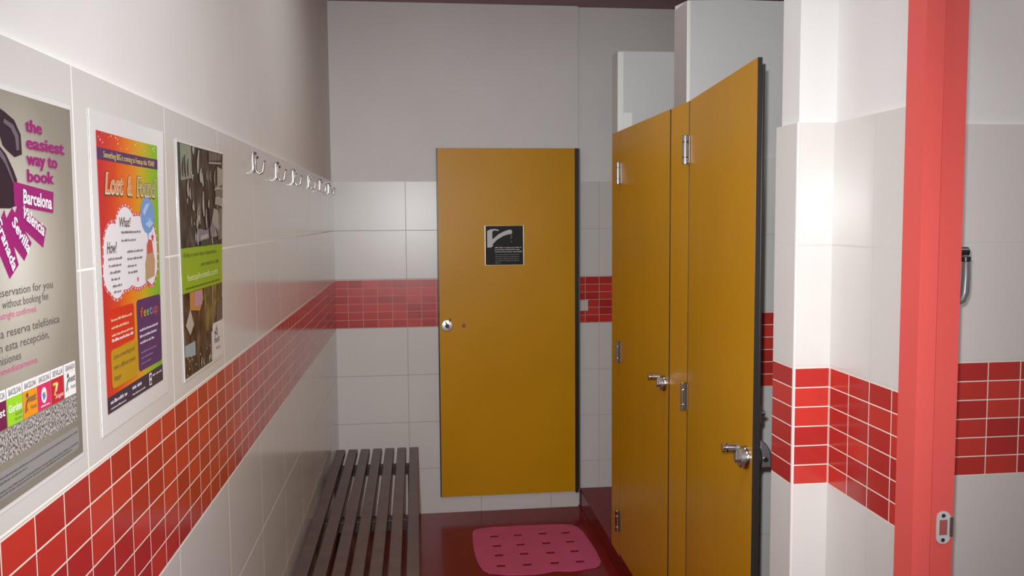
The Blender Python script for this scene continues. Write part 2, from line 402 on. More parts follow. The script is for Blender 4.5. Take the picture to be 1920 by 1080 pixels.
RZ = -PI / 2
ZT_D = 1.845
# far pilaster, closed door, near pilaster, ajar door
t = thing('cubicle_pilaster', 'narrow mustard fixed panel at the far end of the cubicle row', 'panel', (XS, 3.43, 0.09), RZ)
panel(t, 0, 0.140, 0.0, ZT_D - 0.09)
t = thing('cubicle_door', 'closed mustard cubicle door between the two narrow fixed panels', 'door', (XS, 3.288, 0.09), RZ)
panel(t, 0, 0.655, 0.012, ZT_D - 0.09)
for z in (1.665, 0.94, 0.235): hinge(t, 0.0, z - 0.09 + 0.01)
lever(t, 0.612, 0.943 - 0.09)
PILN = t = thing('cubicle_pilaster', 'narrow mustard fixed panel between the closed and ajar doors', 'panel', (XS, 2.622, 0.09), RZ)
panel(t, 0, 0.176, 0.0, ZT_D - 0.09)
HY = 2.441
ang = math.atan2(1.765 - HY, 0.747 - XS)
t = thing('cubicle_door', 'ajar mustard cubicle door nearest the camera', 'door', (XS - 0.0005, HY, 0.09), ang)
panel(t, 0.004, 0.680, 0.012, ZT_D - 0.09)
g = G(); g.box(0.640, 0.681, 0.0112, 0.0170, 0.03, ZT_D - 0.105, core, bevel=0.001); lp = g.build('edge_lipping', t); lp['label'] = 'dark stop strip along the back of the free edge'
for z in (1.70, 0.949, 0.235): hinge(t, 0.0, z - 0.09, yoff=-0.0015, left=0.003)
lever(t, 0.640, 0.945 - 0.09)
# inner latch side: plate, thumb turn, small slide bolt
g = G(); zq = 0.948 - 0.09
g.lathe([(0, 0), (0.031, 0), (0.031, 0.005), (0.028, 0.0075), (0, 0.008)], darkmetal, Matrix.Translation((0.648, 0.017, zq)) @ Matrix.Rotation(-PI / 2, 4, 'X'), 32)
ip = g.build('inner_rose', t); ip['label'] = 'dark lock rose on the inner side of the ajar door'
g = G()
pr = [(-0.022, 0.0), (0.040, 0.0)] + [(0.040 - 0.046 * (1 - math.cos(a)), 0.026 * math.sin(a)) for a in [math.radians(v) for v in range(10, 91, 10)]] + [(-0.022, 0.026)]
g.prism([(y_, x_) for x_, y_ in pr], -0.009, 0.009, steel,
        Matrix.Translation((0.650, 0.0245, zq)) @ Matrix(((0, 0, 1, 0), (1, 0, 0, 0), (0, 1, 0, 0), (0, 0, 0, 1))), bevel=0.002)
g.cyl((0.658, 0.037, zq - 0.003), (0.662, 0.037, zq - 0.003), 0.006, darkmetal, 16)
g.build('thumb_turn', ip)
g = G(); g.box(0.655, 0.676, 0.0165, 0.023, zq + 0.085, zq + 0.125, black_pl, bevel=0.002); g.cyl((0.668, 0.0225, zq + 0.105), (0.668, 0.030, zq + 0.105), 0.0045, chrome, 14)
g.build('slide_bolt', t)

# far, front facing door (hinge right, lock left)
YDR = YB - 0.016
t = thing('cubicle_door', 'front facing mustard door on the far wall with black sign', 'door', (0.46, YDR, 0.09))
X0, X1 = 0.1125 - 0.46, 0.8010 - 0.46
panel(t, X0, X1, -0.004, ZT_D - 0.09)
g = G(); g.box(X0 - 0.0065, X0 - 0.0008, 0.002, 0.0155, -0.004, ZT_D - 0.09, core); st = g.build('edge_strip', t); st['label'] = 'thin black strip on the lock side'
g = G(); g.box(X1 + 0.0008, X1 + 0.0170, -0.004, 0.0155, -0.010, ZT_D - 0.09, core, bevel=0.001)
g.box(X1 + 0.0172, X1 + 0.0245, -0.008, 0.016, 0.004, ZT_D - 0.092, pmat('dark_aluminium', (0.13, 0.135, 0.13), 0.45, 0.4), bevel=0.001)
st = g.build('hinge_stile', t); st['label'] = 'black upright stile on the hinge side'
lx, lz = 0.150 - 0.46, 0.963 - 0.09
q = Matrix.Translation((lx, -0.0003, lz)) @ Matrix.Rotation(PI / 2, 4, 'X')
g = G(); g.lathe([(0, 0), (0.0300, 0), (0.0300, 0.004), (0.0270, 0.0075), (0.0215, 0.0085), (0, 0.009)], pmat('satin_nickel', (0.78, 0.77, 0.73), 0.3, 0.85), q, 36)
ro = g.build('rose', t); ro['label'] = 'round silver lock rose'
g = G(); g.lathe([(0, 0.0085), (0.010, 0.0085), (0.010, 0.0135), (0.008, 0.0145), (0, 0.0145)], darkmetal, q, 24)
g.prism(rrect(-0.0035, 0.0035, -0.014, 0.024, 0.0033), 0.0, 0.004, darkmetal, Matrix.Translation((lx + 0.002, -0.0148, lz)) @ Matrix.Rotation(-0.45, 4, 'Y') @ XZ)
g.tube([(lx + 0.010, -0.017, lz + 0.018), (lx + 0.014, -0.019, lz + 0.028), (lx + 0.016, -0.020, lz + 0.038)], 0.0022, darkmetal, 8)
g.build('thumb_turn', ro)
g = G(); g.cyl((0.233 - 0.46, -0.0002, 0.961 - 0.09), (0.233 - 0.46, -0.003, 0.961 - 0.09), 0.0115, copper, 24); g.cyl((0.233 - 0.46, -0.0025, 0.961 - 0.09), (0.233 - 0.46, -0.0042, 0.961 - 0.09), 0.007, pmat('dark_copper', (0.16, 0.06, 0.035), 0.4, 0.6), 18)
pg = g.build('plug', t); pg['label'] = 'small copper coloured plug beside the lock'


# ---------------------------------------------------------------- posters (layered prints on laminated sheets)
def uvmat(name, build, rough=0.38, coat=0.08):
    m = bpy.data.materials.new(name); m.use_nodes = True; nt = m.node_tree; b = nt.nodes['Principled BSDF']
    uv = nt.nodes.new('ShaderNodeUVMap'); uv.uv_map = 'UVMap'
    sp = nt.nodes.new('ShaderNodeSeparateXYZ'); nt.links.new(uv.outputs[0], sp.inputs[0])
    col = build(nt, uv.outputs[0], sp.outputs[0], sp.outputs[1]); nt.links.new(col, b.inputs['Base Color'])
    b.inputs['Roughness'].default_value = rough; b.inputs['Coat Weight'].default_value = coat; b.inputs['Coat Roughness'].default_value = 0.12; b.inputs['Specular IOR Level'].default_value = 0.3
    return m
def ramp(nt, src, stops):
    r = nt.nodes.new('ShaderNodeValToRGB'); nt.links.new(src, r.inputs[0]); e = r.color_ramp.elements
    while len(e) < len(stops): e.new(0.5)
    for k, (p, c) in enumerate(stops): e[k].position = p; e[k].color = (*c, 1)
    return r.outputs[0]
def ink(name, col, rough=0.3): return pmat('ink_' + name, col, max(rough, 0.38), coat=0.08, spec=0.3)

def text2d(s, bold=0.0, shear=0.0):
    cu = bpy.data.curves.new('lettering', 'FONT'); cu.body = s; cu.size = 1.0; cu.offset = bold; cu.shear = shear; cu.resolution_u = 2
    ob = bpy.data.objects.new('lettering', cu); C.objects.link(ob)
    dg = bpy.context.evaluated_depsgraph_get(); dg.update()
    me = bpy.data.meshes.new_from_object(ob.evaluated_get(dg))
    vs = [(v.co.x, v.co.y) for v in me.vertices]; fs = [tuple(p.vertices) for p in me.polygons]
    bpy.data.objects.remove(ob); bpy.data.curves.remove(cu); bpy.data.meshes.remove(me)
    return vs, fs
class Sheet:
    """flat artwork in millimetres (s right, t up) mapped onto a slightly curled sheet"""
    def __init__(s, W, H, mapf): s.W, s.H, s.map = W, H, mapf; s.parts = {}
    def part(s, name):
        if name not in s.parts:
            bm = bmesh.new(); uv = bm.loops.layers.uv.new('UVMap'); s.parts[name] = [bm, uv, []]
        return s.parts[name]
    def raw(s, part, vs, fs, m, layer, sub=0):
        b2 = bmesh.new(); V = [b2.verts.new((x, y, 0)) for x, y in vs]
        for f in fs:
            try: b2.faces.new([V[i] for i in f])
            except ValueError: pass
        if sub:
            bmesh.ops.triangulate(b2, faces=b2.faces)
            for _ in range(sub): bmesh.ops.subdivide_edges(b2, edges=[e for e in b2.edges if e.calc_length() > 12], cuts=1)
            bmesh.ops.triangulate(b2, faces=b2.faces)
        b2.normal_update()
        if sum(f.normal.z * f.calc_area() for f in b2.faces) < 0: bmesh.ops.reverse_faces(b2, faces=b2.faces)
        bm, uv, mats = s.part(part)
        if m not in mats: mats.append(m)
        k = mats.index(m); mp = {}
        for v in b2.verts: mp[v] = bm.verts.new(s.map(v.co.x / 1000, v.co.y / 1000, layer * 0.00030 + 0.0003))
        for f in b2.faces:
            try: nf = bm.faces.new([mp[v] for v in f.verts])
            except ValueError: continue
            nf.material_index = k
            for lp, v in zip(nf.loops, f.verts): lp[uv].uv = (v.co.x / s.W, v.co.y / s.H)
        b2.free()
    def poly(s, part, pts, m, layer=1, sub=2): s.raw(part, pts, [tuple(range(len(pts)))], m, layer, sub)
    def rect(s, part, s0, t0, s1, t1, m, layer=1, n=None):
        nx = max(1, int(abs(s1 - s0) / 14)); ny = max(1, int(abs(t1 - t0) / 14))
        vs = [(s0 + (s1 - s0) * i / nx, t0 + (t1 - t0) * j / ny) for j in range(ny + 1) for i in range(nx + 1)]
        fs = [(j * (nx + 1) + i, j * (nx + 1) + i + 1, (j + 1) * (nx + 1) + i + 1, (j + 1) * (nx + 1) + i) for j in range(ny) for i in range(nx)]
        s.raw(part, vs, fs, m, layer)
    def circ(s, part, cx, cy, rx, ry, m, layer=1, n=28, sub=1):
        s.poly(part, [(cx + rx * math.cos(2 * PI * i / n), cy + ry * math.sin(2 * PI * i / n)) for i in range(n)], m, layer, sub)
    def text(s, part, txt, x, y, h, m, layer=3, width=None, right=None, bold=0.0, shear=0.0, rot=0.0, center=None):
        """h: capital height in mm; width or (x, right) fixes the line's width"""
        vs, fs = text2d(txt, bold, 0.0); vs = [(a + shear * b, b) for a, b in vs]
        if not vs: return
        x0 = min(v[0] for v in vs); x1 = max(v[0] for v in vs)
        ky = h / 0.70
        if right is not None and width is None: width = right - x
        kx = width / (x1 - x0) if width else ky
        ox = 0
        if center is not None: x = center - (x1 - x0) * kx / 2
        ca, sa = math.cos(rot), math.sin(rot); out = []
        for a, b in vs:
            a2, b2 = (a - x0) * kx, b * ky
            out.append((x + a2 * ca - b2 * sa, y + a2 * sa + b2 * ca))
        s.raw(part, out, fs, m, layer)
    def words(s, part, x, y, right, h, m, layer=3, seed=1, fill=0.9):
        """an illegibly small line of print: a row of word-shaped marks"""
        rnd = random.Random(seed); p = x
        while p < right - h:
            L = rnd.uniform(1.5, 5.0) * h
            L = min(L, right - p)
            q = p
            while q < p + L - 0.3 * h:
                cw = rnd.uniform(0.35, 0.6) * h; t1 = h * (1.0 if rnd.random() < 0.3 else 0.68)
                s.raw(part, [(q, y), (min(q + cw, p + L), y), (min(q + cw, p + L), y + t1), (q, y + t1)], [(0, 1, 2, 3)], m, layer); q += cw + 0.18 * h
            p += L + 0.5 * h
    def build(s, parent):
        for name, (bm, uv, mats) in s.parts.items():
            me = bpy.data.meshes.new(name); bm.to_mesh(me); bm.free()
            for m in mats: me.materials.append(m)
            o = bpy.data.objects.new(name, me); C.objects.link(o); o.parent = parent
def wall_sheet(W, H, lift):
    """sheet hung on the left wall: s -> +Y, t -> +Z, normal +X; local to its lower near corner"""
    def f(s, t, d): return (0.0006 + lift(s * 1000 / W, t * 1000 / H) + d, s, t)
    return Sheet(W, H, f)
def laminate(sh, m, parent, margin=0):
    """the clear plastic pouch: a thin solid sheet"""
    W, H = sh.W, sh.H; nx, ny = 16, 22; bm = bmesh.new()
    r = 7.0
    fr = [[bm.verts.new(sh.map(W * i / nx / 1000, H * j / ny / 1000, 0.0)) for i in range(nx + 1)] for j in range(ny + 1)]
    bk = [[bm.verts.new(sh.map(W * i / nx / 1000, H * j / ny / 1000, -0.0005)) for i in range(nx + 1)] for j in range(ny + 1)]
    for j in range(ny):
        for i in range(nx):
            bm.faces.new([fr[j][i], fr[j][i + 1], fr[j + 1][i + 1], fr[j + 1][i]]); bm.faces.new([bk[j][i], bk[j + 1][i], bk[j + 1][i + 1], bk[j][i + 1]])
    for j in range(ny):
        bm.faces.new([fr[j][0], fr[j + 1][0], bk[j + 1][0], bk[j][0]]); bm.faces.new([fr[j][nx], bk[j][nx], bk[j + 1][nx], fr[j + 1][nx]])
    for i in range(nx):
        bm.faces.new([fr[0][i], bk[0][i], bk[0][i + 1], fr[0][i + 1]]); bm.faces.new([fr[ny][i], fr[ny][i + 1], bk[ny][i + 1], bk[ny][i]])
    bmesh.ops.recalc_face_normals(bm, faces=bm.faces)
    me = bpy.data.meshes.new('laminate_sheet'); bm.to_mesh(me); bm.free(); me.materials.append(m)
    o = bpy.data.objects.new('laminate_sheet', me); C.objects.link(o); o.parent = parent
    return o
lam = pmat('white_laminated_paper', (0.74, 0.73, 0.72), 0.3, coat=0.6)
WHITE = ink('white', (0.82, 0.80, 0.80)); MAG = ink('magenta', (0.29, 0.014, 0.145)); DARK = ink('dark_grey', (0.10, 0.09, 0.085)); PINKT = ink('pink', (0.55, 0.08, 0.24))

# poster 1 : booking poster
t = thing('poster', 'grey booking poster with telephone at the left edge of the photo', 'poster', (XL, 0.735, 1.2215))
W, H = 290.0, 411.0
sh = wall_sheet(W, H, lambda a, b: 0.0025 * a * a * b)
laminate(sh, lam, t)
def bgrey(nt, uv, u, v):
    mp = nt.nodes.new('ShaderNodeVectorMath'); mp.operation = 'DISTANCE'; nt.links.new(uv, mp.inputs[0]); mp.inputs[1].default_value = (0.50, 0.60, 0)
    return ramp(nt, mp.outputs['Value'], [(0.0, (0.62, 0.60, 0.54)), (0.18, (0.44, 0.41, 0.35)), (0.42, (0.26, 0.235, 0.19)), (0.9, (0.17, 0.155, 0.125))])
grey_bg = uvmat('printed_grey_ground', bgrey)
dx = -7   # measurements were taken from a 7 mm further origin
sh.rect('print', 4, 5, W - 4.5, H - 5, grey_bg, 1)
phone_m = ink('telephone_black', (0.028, 0.014, 0.026)); phone_hi = ink('telephone_sheen', (0.13, 0.10, 0.13)); cord_m = ink('telephone_grey', (0.28, 0.25, 0.25))
def sp_(pts): return [(x + dx, y) for x, y in pts]
sh.poly('print', sp_([(20, 372), (60, 392), (110, 392), (140, 385), (159, 379), (171, 366), (172, 346), (156, 342), (140, 348), (133, 352), (128, 362), (60, 362), (45, 350), (20, 350)]), phone_m, 2)
sh.poly('print', sp_([(138, 378), (156, 374), (166, 364), (166, 350), (160, 349), (158, 362), (150, 370), (136, 374)]), phone_hi, 3)
sh.poly('print', sp_([(50, 338), (70, 356), (118, 356), (139, 344), (152, 330), (159, 320), (159, 294), (150, 293), (142, 291), (60, 291), (38, 294), (40, 318)]), phone_m, 2)
sh.circ('print', 100 + dx, 322, 19, 19, cord_m, 3); sh.circ('print', 100 + dx, 322, 12, 12, phone_m, 4)
sh.poly('print', sp_([(124, 350), (136, 341), (147, 326), (152, 318), (150, 316), (136, 334), (122, 344)]), phone_hi, 3)
fan = [([(150, 318), (240, 310), (237, 287), (150, 294)], 'Barcelona', (168, 297), -0.085, 14, 65, 'white'),
       ([(158, 296), (219, 271), (210, 250), (146, 280)], 'Valencia', (163.5, 284), -0.43, 12.5, 52, 'white'),
       ([(146, 292), (184, 256), (166, 238), (122, 272)], 'Sevilla', (141.5, 276), -0.77, 11.5, 45, 'white'),
       ([(130, 290), (154, 235), (134, 222), (106, 262)], 'Granada', (109, 280), -1.02, 11, 60, 'white'),
       ([(112, 285), (112, 225), (92, 226), (92, 285)], 'Madrid', (94, 278), -1.55, 11, 46, 'white')]
for pts, txt, (tx, ty), rot, hh, wd, _ in fan:
    if txt == 'Madrid': continue
    sh.poly('print', sp_(pts), MAG, 3 if txt == 'Barcelona' else 2, 2)
    sh.text('city_names', txt, tx + dx, ty, hh, WHITE, 5, width=wd, rot=rot, bold=0.026)
for txt, x0, x1, y, hh in (('the', 180, 218, 370.5, 12.6), ('easiest', 180, 271, 353, 13.2), ('way to', 179, 252, 336.5, 13.2), ('book', 179, 242, 319, 12.8)):
    for k_ in range(3): sh.text('headline', txt, x0 + dx + 0.9 * k_, y, hh, MAG, 4 + 0.2 * k_, right=x1 + dx - 1.8 + 0.9 * k_, bold=0.016)
for txt, x0, x1, y, m_, hh in (('Phone reservation for you', 57, 228, 206, DARK, 9), ('without booking fee', 116, 216, 194.5, DARK, 9), ('outright confirmed.', 105, 188, 184.5, PINKT, 7),
                           ('Hacemos la reserva telefónica', 40, 241, 166.5, DARK, 9.5), ('gratuita en esta recepción,', 45, 214, 153, DARK, 9.5), ('sin comisiones', 66, 149, 141, DARK, 9), ('de forma inmediatamente.', 50, 186, 131.5, PINKT, 7)):
    sh.text('body_text', txt, x0 + dx, y, hh * 0.92, m_, 3, right=x1 + dx, bold=0.002)
speck = bpy.data.materials.new('speckled_grey_print'); speck.use_nodes = True
nt = speck.node_tree; uvn = nt.nodes.new('ShaderNodeUVMap'); uvn.uv_map = 'UVMap'
nz = nt.nodes.new('ShaderNodeTexNoise'); nz.inputs['Scale'].default_value = 130; nz.inputs['Detail'].default_value = 1; nt.links.new(uvn.outputs[0], nz.inputs['Vector'])
nt.links.new(ramp(nt, nz.outputs['Fac'], [(0.40, (0.10, 0.09, 0.085)), (0.60, (0.50, 0.47, 0.45))]), nt.nodes['Principled BSDF'].inputs['Base Color'])
nt.nodes['Principled BSDF'].inputs['Roughness'].default_value = 0.3
logos = [(83, 'VALENCIA', (0.16, 0.015, 0.06)), (116, 'BARCELONA', (0.30, 0.60, 0.025)), (149, 'BARCELONA', (0.78, 0.28, 0.012)), (181, 'BARCELONA', (0.62, 0.03, 0.13)), (214, 'SEVILLA', (0.52, 0.016, 0.03)), (247, 'GRANADA', (0.80, 0.80, 0.78))]
for x0, head, colr in logos:
    x0 += dx; x1 = x0 + 31.5
    sh.rect('print', x0, 106.5, x1, 117, WHITE, 2); sh.text('logo_headings', head, x0 + 3, 109, 6, DARK, 4, right=x1 - 3, bold=0.01)
    lm = ink('logo_%d_%d' % (int(colr[0] * 100), int(colr[1] * 100)), colr)
    sh.rect('print', x0, 79, x1, 106.3, lm, 2)
    sh.rect('print', x0, 47, x1, 77.5, speck, 2)
YEL = ink('yellow', (0.85, 0.55, 0.08)); BLUE = ink('blue', (0.10, 0.20, 0.50))
def nestlogo(x, y, m_, k=1.0, sub='Hostels'):
    sh.text('logos', 'nest', x + 9 * k, y + 3 * k, 8 * k, m_, 4, width=17 * k, bold=0.02); sh.text('logos', sub, x + 13 * k, y - 5 * k, 4.5 * k, m_, 4, width=13 * k, bold=0.006)
    sh.poly('logos', [(x, y - 6 * k), (x + 2.4 * k, y - 6 * k), (x + 5.5 * k, y + 3 * k), (x + 9 * k, y + 6 * k), (x + 7.5 * k, y + 8 * k), (x + 3.5 * k, y + 5 * k)], m_, 4, 0)
    sh.circ('logos', x + 6.2 * k, y + 11 * k, 2.6 * k, 2.6 * k, m_, 4, 14, 0); sh.poly('logos', [(x + 4.5 * k, y - 5 * k), (x + 7 * k, y - 5.5 * k), (x + 6 * k, y - 1 * k)], m_, 4, 0)
sh.text('logos', 'nest', 83 + dx + 3, 92, 8, WHITE, 4, width=25, bold=0.02)
sh.text('logos', 'Garden', 118 + dx, 92, 7.5, WHITE, 4, width=27, bold=0.015); sh.text('logos', 'HOUSE', 131 + dx, 87, 3.2, DARK, 4, width=14); sh.text('logos', 'Barcelona', 130 + dx, 82.5, 3, DARK, 4, width=15)
nestlogo(151 + dx, 91, DARK); nestlogo(250 + dx, 92, DARK)
sh.circ('logos', 195 + dx, 94, 6.5, 8.5, WHITE, 4, 24, 0); sh.poly('logos', [(190 + dx, 96), (195 + dx, 98), (198 + dx, 92), (193 + dx, 88)], BLUE, 5, 0); sh.poly('logos', [(196 + dx, 98), (201 + dx, 97), (199 + dx, 91)], YEL, 5, 0)
sh.words('logos', 187 + dx, 82, 209 + dx, 2.2, WHITE, 4, 3)
sh.poly('logos', [(217 + dx, 102), (228 + dx, 102), (222 + dx, 88), (219 + dx, 88), (224 + dx, 99), (217 + dx, 99)], YEL, 4, 0); sh.poly('logos', [(226 + dx, 100), (230 + dx, 101), (225 + dx, 91), (224 + dx, 93)], WHITE, 5, 0)
sh.text('logos', 'Sungate', 222 + dx, 84, 5, WHITE, 4, width=21, shear=0.3)
sh.poly('print', [(x, y) for x, y in rrect(70 + dx, 281 + dx, 13, 40, 6)], ink('pale_grey_box', (0.27, 0.26, 0.255)), 2, 2)
for k, (yy, rr) in enumerate(((33, 277), (28.5, 150), (20, 277), (16.5, 260))): sh.words('small_print', 78 + dx, yy, rr + dx, 2.0, DARK, 4, 20 + k)
sh.build(t)

# poster 2 : rainbow poster
t = thing('poster', 'rainbow lost and found poster with wide white margin', 'poster', (XL, 1.0835, 1.2265))
W, H = 282.0, 411.0
sh = wall_sheet(W, H, lambda a, b: 0.0006 * (1 - a) ** 2 + 0.0072 * a ** 4 * b ** 1.5)
laminate(sh, lam, t)
def rainbow(nt, uv, u, v):
    nz = nt.nodes.new('ShaderNodeTexNoise'); nz.inputs['Scale'].default_value = 5; nz.inputs['Detail'].default_value = 3; nt.links.new(uv, nz.inputs['Vector'])
    ma = nt.nodes.new('ShaderNodeMath'); ma.operation = 'MULTIPLY_ADD'; nt.links.new(nz.outputs['Fac'], ma.inputs[0]); ma.inputs[1].default_value = 0.22; nt.links.new(u, ma.inputs[2])
    mb = nt.nodes.new('ShaderNodeMath'); mb.operation = 'MULTIPLY_ADD'; nt.links.new(v, mb.inputs[0]); mb.inputs[1].default_value = -0.10; nt.links.new(ma.outputs[0], mb.inputs[2])
    return ramp(nt, mb.outputs[0], [(0.12, (0.52, 0.022, 0.028)), (0.32, (0.62, 0.060, 0.015)), (0.52, (0.72, 0.20, 0.012)), (0.72, (0.55, 0.36, 0.02)), (0.86, (0.22, 0.42, 0.02)), (1.0, (0.17, 0.38, 0.03))])
sh.rect('print', 19, 26, 254, 387, uvmat('printed_rainbow', rainbow), 1)
VIO = ink('violet', (0.085, 0.03, 0.115)); YT = ink('pale_yellow', (0.75, 0.62, 0.16)); OB = ink('orange_red', (0.60, 0.030, 0.012)); MUST = ink('mustard', (0.48, 0.27, 0.012)); FOOT = ink('footer', (0.045, 0.03, 0.055))
sh.rect('print', 19, 351, 254, 366, VIO, 2)
sh.text('banner_text', 'Something BIG is coming to Feetup this YEAR!', 40, 354.5, 8, YT, 3, right=240, bold=0.006)
OUTL = ink('outline', (0.10, 0.07, 0.05)); PALEO = ink('title_cream', (0.80, 0.62, 0.42)); TIT = ink('title_fill', (0.62, 0.26, 0.12)); TIT2 = ink('title_fill_olive', (0.32, 0.30, 0.10))
for txt, x0, x1 in (('Lost', 38, 112), ('&', 122, 146), ('Found', 160, 246)):
    sh.text('title', txt, x0, 308, 27, OUTL, 2, right=x1, bold=0.075, shear=0.25)
    sh.text('title', txt, x0 + 2, 309, 26, PALEO, 3, right=x1 - 2, bold=0.045, shear=0.25)
    sh.text('title', txt, x0 + 4, 310.5, 24, TIT if txt != 'Found' else TIT2, 4, right=x1 - 4, bold=0.018, shear=0.25)
rnd = random.Random(5)
for k in range(22): sh.circ('print', rnd.uniform(24, 248), rnd.uniform(368, 385), *( [rnd.uniform(0.6, 1.5)] * 2), WHITE, 3, 8, 0)
CLOUD = ink('cloud', (0.74, 0.71, 0.74)); DOT = ink('cloud_border', (0.60, 0.10, 0.10)); DOT2 = ink('cloud_border_green', (0.25, 0.40, 0.12))
lobes = [(112, 250, 44, 42), (62, 232, 36, 38), (50, 208, 28, 28), (160, 240, 60, 40), (150, 215, 60, 34), (212, 225, 30, 48), (70, 192, 28, 22), (105, 205, 40, 26), (160, 198, 44, 20), (215, 205, 26, 22)]
import itertools
def union_outline(lobes, grow):
    cx, cy = 135, 228; pts = []
    for i in range(120):
        a = 2 * PI * i / 120; dxx, dyy = math.cos(a), math.sin(a); best = 0
        for lx_, ly_, rx_, ry_ in lobes:
            rx_, ry_ = rx_ + grow, ry_ + grow
            A_ = (dxx / rx_) ** 2 + (dyy / ry_) ** 2; B_ = 2 * ((cx - lx_) * dxx / rx_ ** 2 + (cy - ly_) * dyy / ry_ ** 2); C_ = ((cx - lx_) / rx_) ** 2 + ((cy - ly_) / ry_) ** 2 - 1
            D_ = B_ * B_ - 4 * A_ * C_
            if D_ > 0: best = max(best, (-B_ + math.sqrt(D_)) / (2 * A_))
        pts.append((min(252, max(20, cx + dxx * best)), cy + dyy * best))
    return pts
sh.poly('print', union_outline(lobes, 5), DOT, 2, 2); sh.poly('print', union_outline(lobes, 0), CLOUD, 3, 2)
pts = union_outline(lobes, 2.5)
acc = 0
for p, q in zip(pts, pts[1:] + pts[:1]):
    acc += math.hypot(q[0] - p[0], q[1] - p[1])
    if acc > 8: acc = 0; sh.circ('print', q[0], q[1], 1.6, 1.6, WHITE, 4, 8, 0)
sh.text('cloud_text', 'What?', 87, 265, 13, OUTL, 5, right=131, bold=0.015, shear=0.3); sh.text('cloud_text', 'How?', 36, 231, 15, OUTL, 5, right=73, bold=0.015, shear=0.3)
for k, (xx, yy, rr) in enumerate(((92, 256, 172), (92, 245, 150), (40, 222, 94), (42, 213, 92), (44, 204, 84), (48, 195, 84), (52, 186, 86), (56, 178, 84), (112, 229, 178), (112, 219, 176), (112, 209, 148), (114, 200, 152))): sh.words('cloud_text', xx, yy, rr, 3.4, DARK, 5, 40 + k)
sh.circ('print', 204, 281, 30, 27, ink('balloon_blue', (0.16, 0.30, 0.58)), 4, 30, 1)
LB = ink('balloon_light', (0.36, 0.50, 0.72)); sh.poly('print', [(182, 286), (196, 297), (214, 299), (200, 288), (190, 280)], LB, 5, 0); sh.poly('print', [(192, 268), (215, 275), (226, 268), (208, 262)], LB, 5, 0)
sh.poly('print', [(200, 256), (207, 256), (204, 240)], ink('balloon_blue', (0.16, 0.30, 0.58)), 4, 0)
STAR = ink('star_red', (0.60, 0.03, 0.07))
for sx, sy_2, r_ in ((222, 248, 8), (152, 190, 5)):
    sh.poly('print', [(sx + (r_ if i % 2 == 0 else r_ * 0.4) * math.cos(PI / 2 + i * PI / 5), sy_2 + (r_ if i % 2 == 0 else r_ * 0.4) * math.sin(PI / 2 + i * PI / 5)) for i in range(10)], STAR, 5, 0)
# a plain bundle of lost clothes
sh.poly('print', [(188, 186), (226, 190), (230, 214), (222, 228), (196, 228), (186, 210)], ink('bundle_tan', (0.46, 0.28, 0.16)), 5, 1); sh.poly('print', [(194, 224), (222, 226), (218, 243), (204, 246), (195, 238)], ink('bundle_red', (0.52, 0.09, 0.06)), 6, 1)
sh.poly('print', [(184, 186), (192, 184), (196, 206), (188, 210)], ink('bundle_olive', (0.36, 0.32, 0.10)), 6, 0)
def rbox(x0, y0, x1, y1, m_, l_, r=7): sh.poly('print', rrect(x0, x1, y0, y1, r), m_, l_, 2)
rbox(30, 107, 133, 158, OB, 2)
rbox(144, 57, 252, 160, VIO, 2); rbox(37, 54, 137, 105, MUST, 3)
for k in range(3): sh.words('red_box_text', 42, 142 - 10 * k, 124 - 16 * (k % 2), 3.4, PALEO, 4, 60 + k)
sh.words('red_box_text', 42, 115, 124, 4.2, WHITE, 4, 66)
cols = [(0.5, 0.1, 0.05), (0.55, 0.3, 0.03), (0.25, 0.4, 0.05), (0.1, 0.3, 0.45), (0.5, 0.08, 0.25)]
for k, ch in enumerate('feetup'): sh.text('coloured_name', ch, 158 + 13.5 * k, 134, 14, ink('feet%d' % (k % 5), cols[k % 5]), 4, width=11, bold=0.02)
for k in range(3): sh.words('violet_box_text', 152, 114 - 9 * k, 240 - 12 * k, 3.8, CLOUD, 4, 70 + k)
for k in range(3): sh.words('violet_box_small_text', 154, 82 - 8 * k, 226 - 14 * k, 2.8, ink('lilac', (0.30, 0.20, 0.36)), 4, 80 + k)
for txt, yy, x1 in (('Leave something and', 92, 128), ('make a different traveler', 78, 130), ('happy', 64, 72)): sh.text('mustard_box_text', txt, 44, yy, 6.5, OUTL, 4, right=x1, shear=0.3)
sh.poly('print', [(19, 25), (254, 25), (254, 50), (19, 46)], FOOT, 2, 2)
sh.words('footer_text', 28, 36, 90, 5, CLOUD, 4, 90); sh.words('footer_text', 28, 29, 86, 2.4, CLOUD, 4, 91); sh.words('footer_address', 112, 38, 160, 6, CLOUD, 4, 92); sh.words('footer_address', 112, 30, 168, 2.4, CLOUD, 4, 93)
sh.rect('footer_logo', 186, 29, 197, 47, WHITE, 4); sh.circ('footer_logo', 191.5, 42, 3.2, 3.2, FOOT, 5, 12, 0); sh.rect('footer_logo', 188.5, 31, 194.5, 36, FOOT, 5); sh.words('footer_logo', 202, 40, 246, 3, CLOUD, 4, 94)
sh.build(t)

